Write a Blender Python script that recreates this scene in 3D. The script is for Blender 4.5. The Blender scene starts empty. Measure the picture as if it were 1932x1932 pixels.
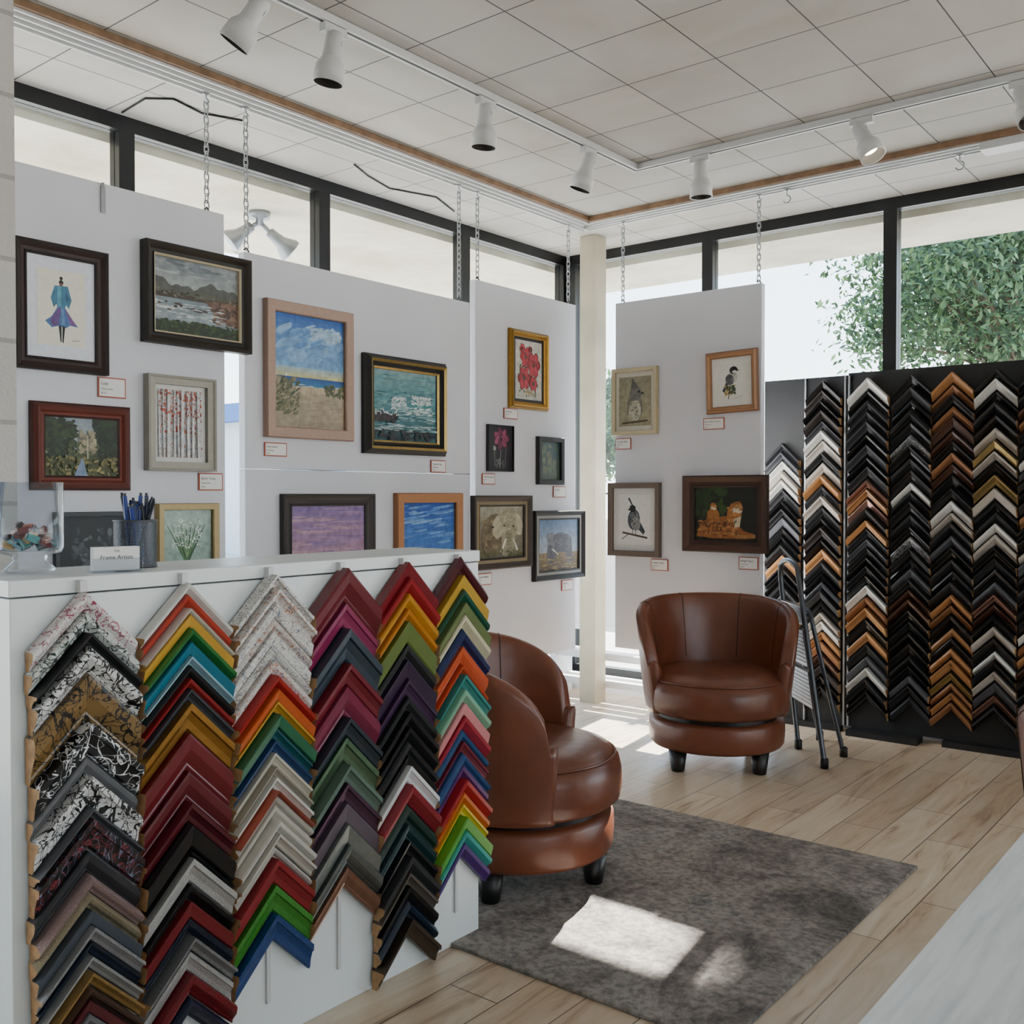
import bpy, math, random
from mathutils import Vector, Matrix, Quaternion
random.seed(7)
S=bpy.context.scene
# ---------------------------------------------------------------- colour helpers
def lin(c): return c/12.92 if c<=0.04045 else ((c+0.055)/1.055)**2.4
def hx(h):
    h=h.lstrip('#'); return tuple(lin(int(h[i:i+2],16)/255) for i in (0,2,4))+(1.0,)
def mixc(a,b,t): return tuple(a[i]*(1-t)+b[i]*t for i in range(4))
def newmat(name):
    m=bpy.data.materials.new(name); m.use_nodes=True
    nt=m.node_tree; return m,nt,nt.nodes,nt.links,nt.nodes['Principled BSDF']
def bump(N,L,B,src,strength=.2,dist=.01):
    b=N.new('ShaderNodeBump'); b.inputs['Strength'].default_value=strength; b.inputs['Distance'].default_value=dist
    L.new(src,b.inputs['Height']); L.new(b.outputs[0],B.inputs['Normal']); return b
def noise(N,L,scale,detail=4,coord='Object',dist=0,vec=None,rough=.5):
    n=N.new('ShaderNodeTexNoise'); n.inputs['Scale'].default_value=scale; n.inputs['Detail'].default_value=detail
    n.inputs['Distortion'].default_value=dist; n.inputs['Roughness'].default_value=rough
    if vec is None:
        tc=N.new('ShaderNodeTexCoord'); vec=tc.outputs[coord]
    L.new(vec,n.inputs['Vector']); return n
def ramp(N,L,src,stops):
    r=N.new('ShaderNodeValToRGB'); e=r.color_ramp.elements
    while len(e)<len(stops): e.new(0.5)
    for i,(p,c) in enumerate(stops): e[i].position=p; e[i].color=c
    L.new(src,r.inputs[0]); return r
def simple(name,col,rough=.5,metal=0,var=.06,scale=30,bmp=0,bscale=200,spec=.5):
    m,nt,N,L,B=newmat(name)
    if isinstance(col,str): col=hx(col)
    n=noise(N,L,scale)
    a=tuple(min(1,c*(1+var)) for c in col[:3])+(1,); b=tuple(c*(1-var) for c in col[:3])+(1,)
    r=ramp(N,L,n.outputs['Fac'],[(.3,b),(.7,a)]); L.new(r.outputs[0],B.inputs['Base Color'])
    B.inputs['Roughness'].default_value=rough; B.inputs['Metallic'].default_value=metal
    B.inputs['Specular IOR Level'].default_value=spec
    if bmp:
        n2=noise(N,L,bscale,3); bump(N,L,B,n2.outputs['Fac'],bmp,.003)
    return m
def vcmat(name,rough=.5,metal=0,var=.1,scale=60,bmp=.1,bscale=300):
    m,nt,N,L,B=newmat(name)
    at=N.new('ShaderNodeAttribute'); at.attribute_name='Col'
    n=noise(N,L,scale,5)
    r=ramp(N,L,n.outputs['Fac'],[(.3,(1-var,)*3+(1,)),(.7,(1,1,1,1))])
    mx=N.new('ShaderNodeMix'); mx.data_type='RGBA'; mx.blend_type='MULTIPLY'; mx.inputs[0].default_value=1
    L.new(at.outputs['Color'],mx.inputs[6]); L.new(r.outputs[0],mx.inputs[7]); L.new(mx.outputs[2],B.inputs['Base Color'])
    B.inputs['Roughness'].default_value=rough; B.inputs['Metallic'].default_value=metal
    if bmp:
        n2=noise(N,L,bscale,3); bump(N,L,B,n2.outputs['Fac'],bmp,.002)
    return m
VM=vcmat('painted_matte',.6); VG=vcmat('painted_gloss',.3,var=.08,bmp=0); VP=vcmat('canvas_paint',.55,var=.38,scale=45,bmp=.3,bscale=120)
VX=vcmat('metal_leaf',.35,.8,var=.2); VT=vcmat('textured_glitter',.3,.2,var=.45,scale=420,bmp=.8,bscale=350)
def splat(name,base,line,line2=None,th=.018,scale=9):
    m,nt,N,L,B=newmat(name)
    tc=N.new('ShaderNodeTexCoord')
    def lines(sc,off,th,mapscale):
        mp=N.new('ShaderNodeMapping'); mp.inputs['Location'].default_value=(off,off*.7,off*1.3); mp.inputs['Scale'].default_value=mapscale
        L.new(tc.outputs['Object'],mp.inputs[0])
        n=noise(N,L,sc,2,vec=mp.outputs[0],dist=1.2)
        a=N.new('ShaderNodeMath'); a.operation='SUBTRACT'; a.inputs[1].default_value=.5; L.new(n.outputs['Fac'],a.inputs[0])
        b=N.new('ShaderNodeMath'); b.operation='ABSOLUTE'; L.new(a.outputs[0],b.inputs[0])
        c=N.new('ShaderNodeMath'); c.operation='LESS_THAN'; c.inputs[1].default_value=th; L.new(b.outputs[0],c.inputs[0]); return c
    cur=hx(base); node=None
    for i,(sc,off,ms,cl) in enumerate([(scale*2,0,(1,1,1),line),(scale*1.5,5,(1,2.5,1),line2 or line),(scale*2.2,9,(1,1,2.5),line)]):
        c=lines(sc,off,th,ms)
        mx=N.new('ShaderNodeMix'); mx.data_type='RGBA'; L.new(c.outputs[0],mx.inputs[0])
        if node is None: mx.inputs[6].default_value=cur
        else: L.new(node.outputs[2],mx.inputs[6])
        mx.inputs[7].default_value=hx(cl); node=mx
    L.new(node.outputs[2],B.inputs['Base Color']); B.inputs['Roughness'].default_value=.35
    return m
SP=dict(red=splat('splatter_red','#d2cecc','#8a3a50','#b06a7c',.010),green=splat('splatter_green','#c8cac6','#20342c','#1a1a1a',.014),
 white=splat('splatter_white','#d0cfcd','#161616',None,.015),gold=splat('splatter_gold','#755a32','#0c0c0c',None,.013,7),
 black=splat('splatter_black','#0d0d0f','#dcdcdc',None,.010,7),bred=splat('splatter_dark_red','#141416','#7a2c34','#6f7690',.012),
 lite=splat('splatter_pastel','#d0cec9','#8c7f78','#6e788c',.011,16),lite2=splat('splatter_pastel_warm','#d2cec8','#b06a48','#7a7690',.010,16),
 zig=splat('zebra_inlay','#101010','#c8c8c8',None,.012,30))
M=dict(
 white=simple('white_paint','#d0d0d2',.55,var=.02), panel=simple('panel_white','#d0d0d7',.6,var=.03,scale=3,bmp=.05,bscale=60),
 counter=simple('laminate_white','#d4d8d8',.35,var=.02,scale=5), plastic=simple('white_plastic','#c4c4c4',.4,var=.02),
 dark=simple('dark_aluminium','#101113',.4,.3,.1), black=simple('black_board','#050507',.6,var=.2),
 rawwood=simple('raw_wood','#a8835a',.7,var=.25,scale=60), trimwood=simple('trim_wood','#7d6046',.6,var=.25,scale=20),
 steel=simple('steel','#8d9096',.35,.8,.1), zinc=simple('zinc','#a0a2a4',.35,.7,.1), greytube=simple('grey_tube','#4d5056',.35,.6,.05),
 inner=simple('lamp_inner','#35322f',.6), legs=simple('black_lacquer','#0a0909',.4), seam=simple('seam_thread','#2b140c',.6),
 card=simple('card_paper','#e4e2e0',.7,var=.02), cardb=simple('card_border','#a8492c',.6,var=.05), ink=simple('ink','#16181c',.6),
 wire=simple('black_wire','#0c0c0c',.6), conc=None)
def leather():
    m,nt,N,L,B=newmat('brown_leather')
    n=noise(N,L,4,5); r=ramp(N,L,n.outputs['Fac'],[(.3,hx('#5e3322')),(.7,hx('#75412c'))]); L.new(r.outputs[0],B.inputs['Base Color'])
    B.inputs['Roughness'].default_value=.31
    v=N.new('ShaderNodeTexVoronoi'); v.inputs['Scale'].default_value=260; tc=N.new('ShaderNodeTexCoord'); L.new(tc.outputs['Object'],v.inputs['Vector'])
    b=bump(N,L,B,v.outputs['Distance'],.12,.002)
    n2=noise(N,L,7,2); b2=N.new('ShaderNodeBump'); b2.inputs['Strength'].default_value=.3; b2.inputs['Distance'].default_value=.02
    L.new(n2.outputs['Fac'],b2.inputs['Height']); L.new(b2.outputs[0],b.inputs['Normal'])
    return m
M['leather']=leather()
def glassmat(name,tint=(1,1,1,1),refl=.08):
    m,nt,N,L,B=newmat(name); N.remove(B)
    t=N.new('ShaderNodeBsdfTransparent'); t.inputs[0].default_value=tint
    g=N.new('ShaderNodeBsdfGlossy'); g.inputs['Roughness'].default_value=.02
    f=N.new('ShaderNodeLayerWeight'); f.inputs[0].default_value=.12
    mu=N.new('ShaderNodeMath'); mu.operation='MULTIPLY_ADD'; mu.inputs[1].default_value=.6; mu.inputs[2].default_value=refl*.4; L.new(f.outputs['Fresnel'],mu.inputs[0])
    x=N.new('ShaderNodeMixShader'); L.new(mu.outputs[0],x.inputs[0]); L.new(t.outputs[0],x.inputs[1]); L.new(g.outputs[0],x.inputs[2])
    L.new(x.outputs[0],N['Material Output'].inputs[0]); return m
M['glass']=glassmat('window_glass',(.96,.98,.98,1),.04); M['clear']=glassmat('clear_acrylic',(.90,.92,.94,1),.1)
def emis(name,col,s):
    m,nt,N,L,B=newmat(name); B.inputs['Emission Color'].default_value=col; B.inputs['Emission Strength'].default_value=s; B.inputs['Base Color'].default_value=col; return m
M['bulb']=emis('lit_bulb',(1,.9,.72,1),20)
# ---------------------------------------------------------------- mesh builder
class MB:
    def __init__(s): s.v=[]; s.f=[]; s.m=[]; s.c=[]; s.sm=[]; s.mats=[]
    def mi(s,m):
        if m not in s.mats: s.mats.append(m)
        return s.mats.index(m)
    def face(s,pts,m,col=(1,1,1,1),smooth=False):
        b=len(s.v); s.v.extend([tuple(p) for p in pts]); s.f.append(tuple(range(b,b+len(pts)))); s.m.append(s.mi(m)); s.c.append(col); s.sm.append(smooth)
    def grid(s,rows,m,col=(1,1,1,1),closeu=False,closev=False,smooth=True):
        b=len(s.v); nr=len(rows); nc=len(rows[0])
        for r in rows: s.v.extend([tuple(p) for p in r])
        k=s.mi(m)
        for i in range(nr if closeu else nr-1):
            for j in range(nc if closev else nc-1):
                i2=(i+1)%nr; j2=(j+1)%nc
                s.f.append((b+i*nc+j,b+i*nc+j2,b+i2*nc+j2,b+i2*nc+j)); s.m.append(k); s.c.append(col); s.sm.append(smooth)
    def box(s,x0,x1,y0,y1,z0,z1,m,col=(1,1,1,1),M4=None):
        P=[(x0,y0,z0),(x1,y0,z0),(x1,y1,z0),(x0,y1,z0),(x0,y0,z1),(x1,y0,z1),(x1,y1,z1),(x0,y1,z1)]
        if M4: P=[M4@Vector(p) for p in P]
        b=len(s.v); s.v.extend([tuple(p) for p in P]); k=s.mi(m)
        for f in [(0,3,2,1),(4,5,6,7),(0,1,5,4),(1,2,6,5),(2,3,7,6),(3,0,4,7)]:
            s.f.append(tuple(b+i for i in f)); s.m.append(k); s.c.append(col); s.sm.append(False)
    def lathe(s,prof,m,c=(0,0,0),seg=32,col=(1,1,1,1),M4=None,smooth=True):
        rows=[]
        for r,z in prof:
            row=[]
            for i in range(seg):
                a=2*math.pi*i/seg; p=Vector((r*math.cos(a),r*math.sin(a),z))
                p=(M4@p) if M4 else p
                row.append((p.x+c[0],p.y+c[1],p.z+c[2]))
            rows.append(row)
        s.grid(rows,m,col,closev=True,smooth=smooth)
    def tube(s,pts,r,m,seg=8,col=(1,1,1,1),closed=False,r1=None):
        pts=[Vector(p) for p in pts]; n=len(pts); rows=[]; ref=None
        for i,p in enumerate(pts):
            a=pts[(i-1)%n] if (i>0 or closed) else p; b=pts[(i+1)%n] if (i<n-1 or closed) else p
            t=(b-a).normalized()
            if ref is None: ref=t.orthogonal().normalized()
            ref=(ref-t*ref.dot(t)).normalized(); bi=t.cross(ref)
            rr=r if r1 is None else r+(r1-r)*i/(n-1)
            rows.append([p+(ref*math.cos(2*math.pi*j/seg)+bi*math.sin(2*math.pi*j/seg))*rr for j in range(seg)])
        s.grid(rows,m,col,closeu=closed,closev=True)
        if not closed:
            s.face(rows[0][::-1],m,col); s.face(rows[-1],m,col)
    def obj(s,name,loc=(0,0,0),rz=0,parent=None,bevel=0,mat=None):
        me=bpy.data.meshes.new(name); me.from_pydata(s.v,[],s.f)
        for m in s.mats: me.materials.append(m)
        me.polygons.foreach_set('material_index',s.m); me.polygons.foreach_set('use_smooth',s.sm)
        ca=me.color_attributes.new('Col','FLOAT_COLOR','CORNER')
        d=[]
        for f,c in zip(s.f,s.c): d.extend(list(c)*len(f))
        ca.data.foreach_set('color',d); me.update()
        o=bpy.data.objects.new(name,me); S.collection.objects.link(o)
        o.location=loc; o.rotation_euler=(0,0,rz)
        if mat: o.matrix_world=mat
        if parent: o.parent=parent
        if bevel:
            b=o.modifiers.new('bevel','BEVEL'); b.width=bevel; b.segments=2; b.limit_method='ANGLE'
        return o
def empty(name,loc=(0,0,0),rz=0):
    e=bpy.data.objects.new(name,None); S.collection.objects.link(e); e.location=loc; e.rotation_euler=(0,0,rz); e.empty_display_size=.1; return e
def text(body,size,parent,loc,mat,rot=(math.pi/2,0,0),align='LEFT',name='lettering'):
    cu=bpy.data.curves.new(name,'FONT'); cu.body=body; cu.size=size; cu.align_x=align; cu.extrude=.0001
    o=bpy.data.objects.new(name,cu); S.collection.objects.link(o); o.location=loc; o.rotation_euler=rot; o.parent=parent; cu.materials.append(mat); return o
# ---------------------------------------------------------------- room shell
CE=2.74
def floormat():
    m,nt,N,L,B=newmat('light_plank_floor')
    tc=N.new('ShaderNodeTexCoord'); mp=N.new('ShaderNodeMapping'); mp.inputs['Rotation'].default_value=(0,0,math.pi/2); L.new(tc.outputs['Object'],mp.inputs[0])
    br=N.new('ShaderNodeTexBrick'); br.offset=.37; br.inputs['Scale'].default_value=1; br.inputs['Brick Width'].default_value=.92; br.inputs['Row Height'].default_value=.152
    br.inputs['Mortar Size'].default_value=.0020; br.inputs['Mortar Smooth'].default_value=.2; br.inputs['Bias'].default_value=0
    br.inputs['Color1'].default_value=hx('#c6b6a2'); br.inputs['Color2'].default_value=hx('#dacdbb'); br.inputs['Mortar'].default_value=hx('#6f6254')
    L.new(mp.outputs[0],br.inputs[0])
    m2=N.new('ShaderNodeMapping'); m2.inputs['Scale'].default_value=(8,1.0,1); L.new(tc.outputs['Object'],m2.inputs[0])
    n=noise(N,L,1.6,7,vec=m2.outputs[0],dist=1.6,rough=.6); r=ramp(N,L,n.outputs['Fac'],[(.30,hx('#a4886c')),(.43,hx('#e6d9c8')),(.72,hx('#ffffff'))])
    mx=N.new('ShaderNodeMix'); mx.data_type='RGBA'; mx.blend_type='MULTIPLY'; mx.inputs[0].default_value=.8
    L.new(br.outputs['Color'],mx.inputs[6]); L.new(r.outputs[0],mx.inputs[7]); L.new(mx.outputs[2],B.inputs['Base Color'])
    B.inputs['Roughness'].default_value=.34
    bump(N,L,B,br.outputs['Fac'],-.3,.002)
    return m
def ceilmat():
    m,nt,N,L,B=newmat('ceiling_tiles')
    tc=N.new('ShaderNodeTexCoord'); mp=N.new('ShaderNodeMapping'); mp.inputs['Location'].default_value=(1.64,-2.82,0); L.new(tc.outputs['Object'],mp.inputs[0])
    br=N.new('ShaderNodeTexBrick'); br.offset=0; br.inputs['Scale'].default_value=1; br.inputs['Brick Width'].default_value=.36; br.inputs['Row Height'].default_value=.36
    br.inputs['Mortar Size'].default_value=.0024; br.inputs['Mortar Smooth'].default_value=.1
    br.inputs['Color1'].default_value=hx('#b5b2ae'); br.inputs['Color2'].default_value=hx('#bfbbb6'); br.inputs['Mortar'].default_value=hx('#3c3936')
    L.new(mp.outputs[0],br.inputs[0])
    n=noise(N,L,1.3,5,dist=.6); r=ramp(N,L,n.outputs['Fac'],[(.3,hx('#e0d9cc')),(.55,(1,1,1,1))])
    mx=N.new('ShaderNodeMix'); mx.data_type='RGBA'; mx.blend_type='MULTIPLY'; mx.inputs[0].default_value=.8
    L.new(br.outputs['Color'],mx.inputs[6]); L.new(r.outputs[0],mx.inputs[7]); L.new(mx.outputs[2],B.inputs['Base Color'])
    B.inputs['Roughness'].default_value=.75; bump(N,L,B,br.outputs['Fac'],-.4,.004)
    return m
b=MB(); b.box(-3.85,4.1,-3.3,5.35,-.1,0,floormat()); b.obj('floor')
b=MB(); b.box(-3.85,4.1,-3.3,5.35,CE,CE+.12,ceilmat()); b.obj('ceiling')
def concmat(name,c0,c1,sc=1.5):
    m,nt,N,L,B=newmat(name); n=noise(N,L,sc,7,rough=.65); r=ramp(N,L,n.outputs['Fac'],[(.3,hx(c0)),(.6,hx(c1))]); L.new(r.outputs[0],B.inputs['Base Color'])
    B.inputs['Roughness'].default_value=.9; bump(N,L,B,n.outputs['Fac'],.3,.01); return m
SOF=concmat('stained_soffit','#b8ac94','#dcd4c2')
b=MB(); b.box(-5.05,-3.86,-3.2,6.0,2.66,2.95,SOF); b.box(-3.86,4,5.36,6.0,2.66,2.95,SOF); b.obj('roof_eave')
def windowrun(name,axis,pos,cuts,z0=.1,z1=2.74):
    b=MB(); d=.035
    def bx(a0,a1,zz0,zz1,m,dd=d):
        if axis=='x': b.box(pos-dd,pos+dd,a0,a1,zz0,zz1,m)
        else: b.box(a0,a1,pos-dd,pos+dd,zz0,zz1,m)
    for c in cuts: bx(c-.034,c+.034,z0,z1,M['dark'])
    for a,c in zip(cuts[:-1],cuts[1:]):
        bx(a+.034,c-.034,z1-.06,z1,M['dark']); bx(a+.034,c-.034,z0,z0+.05,M['dark'])
        bx(a+.034,c-.034,z0+.05,z1-.06,M['glass'],.004)
    return b.obj(name)
windowrun('window_1','x',-3.77,[-3.1,-2.0,-.95,.08,1.13,2.19,3.22,4.25,5.22])
windowrun('window_2','y',5.25,[-3.70,-2.74,-1.705,-.69,.31,1.32,2.33,3.33])
windowrun('window_unseen_east','x',4.05,[-2.4,-1.2,0,1.2,2.4,3.6],.75,2.2)  # unseen window, put in to light the panels and counter front
b=MB(); b.box(-3.83,-3.70,-3.2,5.3,0,.1,M['white']); b.obj('wall_left')
b=MB(); b.box(-3.70,4,5.19,5.31,0,.1,M['white']); b.obj('wall_right')
WP=simple('wall_paint_grey','#b4b3b3',.7,var=.03)
b=MB(); b.box(-3.7,4.1,-3.3,-3.2,0,CE,WP); b.obj('wall_back')
b=MB(); b.box(4,4.1,-3.2,5.3,0,.75,WP); b.box(4,4.1,-3.2,5.3,2.2,CE,WP); b.box(4,4.1,-3.2,-2.43,.75,2.2,WP); b.box(4,4.1,3.63,5.3,.75,2.2,WP); b.obj('wall_east')  # out of view; header set low to keep the near ceiling darker
def blockmat():
    m,nt,N,L,B=newmat('painted_block'); tc=N.new('ShaderNodeTexCoord'); mp=N.new('ShaderNodeMapping'); mp.inputs['Rotation'].default_value=(math.pi/2,0,0); L.new(tc.outputs['Object'],mp.inputs[0])
    br=N.new('ShaderNodeTexBrick'); br.inputs['Scale'].default_value=1; br.inputs['Brick Width'].default_value=.4; br.inputs['Row Height'].default_value=.2; br.inputs['Mortar Size'].default_value=.006
    br.inputs['Color1'].default_value=hx('#b4b0ab'); br.inputs['Color2'].default_value=hx('#bab6b1'); br.inputs['Mortar'].default_value=hx('#9a9691'); L.new(mp.outputs[0],br.inputs[0])
    L.new(br.outputs['Color'],B.inputs['Base Color']); B.inputs['Roughness'].default_value=.8
    n=noise(N,L,120,3); ad=N.new('ShaderNodeMath'); ad.operation='MULTIPLY_ADD'; ad.inputs[1].default_value=-1.5; L.new(br.outputs['Fac'],ad.inputs[0]); L.new(n.outputs['Fac'],ad.inputs[2])
    bump(N,L,B,ad.outputs[0],.5,.006); return m
b=MB(); b.box(-3.70,-2.506,.98,1.17,0,CE,blockmat()); b.obj('wall_block_pier')
b=MB(); b.box(-3.385,-3.275,4.865,4.975,0,CE-.002,simple('post_paint','#b3a992',.6,var=.12,scale=5)); b.obj('corner_post')
b=MB()
b.box(-3.24,-3.115,-3,4.68,CE-.014,CE-.001,M['plastic']); b.box(-3.115,-3.098,-3,4.562,CE-.025,CE-.001,M['trimwood'])
for x in (-3.24,-3.205,-3.165,-3.125): b.box(x,x+.009,-3,4.68 if x<-3.2 else 4.58,CE-.034,CE-.014,M['plastic'])
b.box(-3.115,3,4.555,4.68,CE-.014,CE-.001,M['plastic']); b.box(-3.098,3,4.538,4.555,CE-.028,CE-.001,M['trimwood'])
for y in (4.671,4.636,4.596,4.556): b.box(-3.2 if y>4.6 else -3.12,3,y,y+.009,CE-.034,CE-.014,M['plastic'])
b.box(-1.12,-.9,4.56,4.66,CE-.06,CE-.03,M['plastic'])
b.obj('trim_1')
TX,TY=-2.45,3.97; TZ=CE-.002
b=MB(); b.box(TX-.017,TX+.017,-2,TY+.017,TZ-.026,TZ,M['plastic']); b.box(TX+.017,3,TY-.017,TY+.017,TZ-.026,TZ,M['plastic'])
b.box(TX-.004,TX+.004,-2,TY,TZ-.0275,TZ-.026,M['inner']); b.box(TX,3,TY-.004,TY+.004,TZ-.0275,TZ-.026,M['inner']); b.obj('light_track')
def spot(loc,aim,lit=False,along='y'):
    e=empty('track_spotlight',loc)
    b=MB()
    if along=='y': b.box(-.014,.014,-.045,.045,-.026,0,M['plastic'])
    else: b.box(-.045,.045,-.014,.014,-.026,0,M['plastic'])
    b.tube([(0,0,-.02),(0,0,-.07)],.008,M['plastic'])
    b.obj('adapter',parent=e)
    q=Vector(aim).normalized().to_track_quat('-Z','Y').to_matrix().to_4x4()
    T=Matrix.Translation((0,0,-.062))@q@Matrix.Translation((0,0,.026))@Matrix.Scale(.86,4)
    b=MB()
    b.lathe([(.001,.022),(.026,.02),(.031,.012),(.034,0),(.036,-.07),(.039,-.078),(.052,-.098),(.055,-.108),(.058,-.165),(.053,-.165)],M['plastic'],M4=T)
    b.lathe([(.053,-.165),(.050,-.12),(.03,-.10),(.001,-.095)],M['inner'],M4=T)
    b.lathe([(.001,-.128),(.035,-.126),(.042,-.118)],M['bulb'] if lit else M['zinc'],M4=T)
    b.box(-.006,.006,-.037,.037,-.03,-.012,M['plastic'],M4=T)
    b.obj('head',parent=e)
for y,a in [(1.85,(-.5,-.3,-.8)),(2.15,(-.16,-.06,-.97)),(2.90,(-.1,0,-1)),(3.585,(-.33,-.1,-.93))]: spot((TX,y,TZ-.028),a)
for x,a,l in [(-2.12,(0,.06,-1),False),(-1.41,(.40,-.12,-.8),True),(-.83,(.3,-.3,-.8),False)]: spot((x,TY,TZ-.028),a,l,'x')
def wire(pts,name):
    b=MB(); b.tube(pts,.004,M['wire'],6); b.obj(name)
wire([(-3.7,2.15,CE-.004),(-3.5,2.13,CE-.004),(-3.42,2.2,CE-.004),(-3.46,2.35,CE-.004),(-3.4,2.5,CE-.004)],'loose_cable')
wire([(-3.45,3.15,CE-.004),(-3.52,3.3,CE-.004),(-3.58,3.5,CE-.004),(-3.5,3.75,CE-.004),(-3.6,4.0,CE-.004)],'loose_cable')
# ---------------------------------------------------------------- hanging panels
def panel(name,x0,x1,y0,y1,z0,z1):
    b=MB(); b.box(x0,x1,y0,y1,z0,z1,M['panel']); return b.obj(name,bevel=.003)
panel('gallery_panel',-3.23,-3.19,1.2,2.262,.39,2.27)
P2=panel('gallery_panel',-3.23,-3.19,2.352,3.655,1.325,2.15)
b=MB(); b.box(-3.23,-3.19,2.352,3.655,.28,1.322,M['panel']); b.obj('lower_half',parent=P2,bevel=.003)
panel('gallery_panel',-3.23,-3.19,3.70,4.545,.37,2.27)
panel('gallery_panel',-2.98,-2.13,4.62,4.66,.39,2.265)
def chain(x,y,z0,z1,ang=0):
    b=MB(); n=int((z1-z0)/.026); st=(z1-z0)/n
    for i in range(n):
        zc=z0+(i+.5)*st; a=ang+(math.pi/2 if i%2 else 0)
        pts=[]
        for k in range(10):
            t=2*math.pi*k/10; px=math.cos(t)*.0095; pz=math.sin(t)*.012+(.006 if math.sin(t)>0 else -.006)
            pts.append((x+px*math.cos(a),y+px*math.sin(a),zc+pz))
        b.tube(pts,.0026,M['zinc'],5,closed=True)
    for zz,s in ((z1,1),(z0,-1)):
        b.tube([(x,y,zz+s*.035),(x,y,zz+s*.018),(x+.012*math.cos(ang),y+.012*math.sin(ang),zz+s*.008),(x,y,zz-s*.006),(x-.010*math.cos(ang),y-.010*math.sin(ang),zz+s*.004)],.0035,M['zinc'] if s>0 else M['dark'],6)
    b.lathe([(.001,.0),(.014,-.001),(.014,-.006),(.001,-.008)],M['zinc'],c=(x,y,CE-.035),seg=14)
    b.obj('steel_chain')
for y,z in [(2.20,2.28),(2.375,2.165),(3.60,2.165),(3.735,2.285),(4.50,2.285)]: chain(-3.21,y,z,CE-.07,math.pi/2)
for x in (-2.945,-2.155): chain(x,4.64,2.28,CE-.07)
def hook(x,y):
    b=MB(); b.lathe([(.001,0),(.016,-.001),(.016,-.008),(.001,-.01)],M['zinc'],seg=14); pts=[(0,0,-.005),(0,0,-.03)]
    for k in range(9):
        t=math.pi/2-math.pi*1.4*k/8; pts.append((.018*math.cos(t),0,-.05+.018*math.sin(t)))
    b.tube(pts,.0035,M['zinc'],6); b.obj('screw_hook',(x,y,CE-.035))
hook(-2.01,4.64); hook(-1.22,4.64)
b=MB(); b.box(-.008,.008,-.003,.003,-.06,.03,M['zinc']); b.tube([(0,0,.02),(0,0,.04)],.005,M['zinc']); b.obj('metal_bracket',(-3.186,1.78,2.23),math.pi/2,parent=None)
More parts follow.
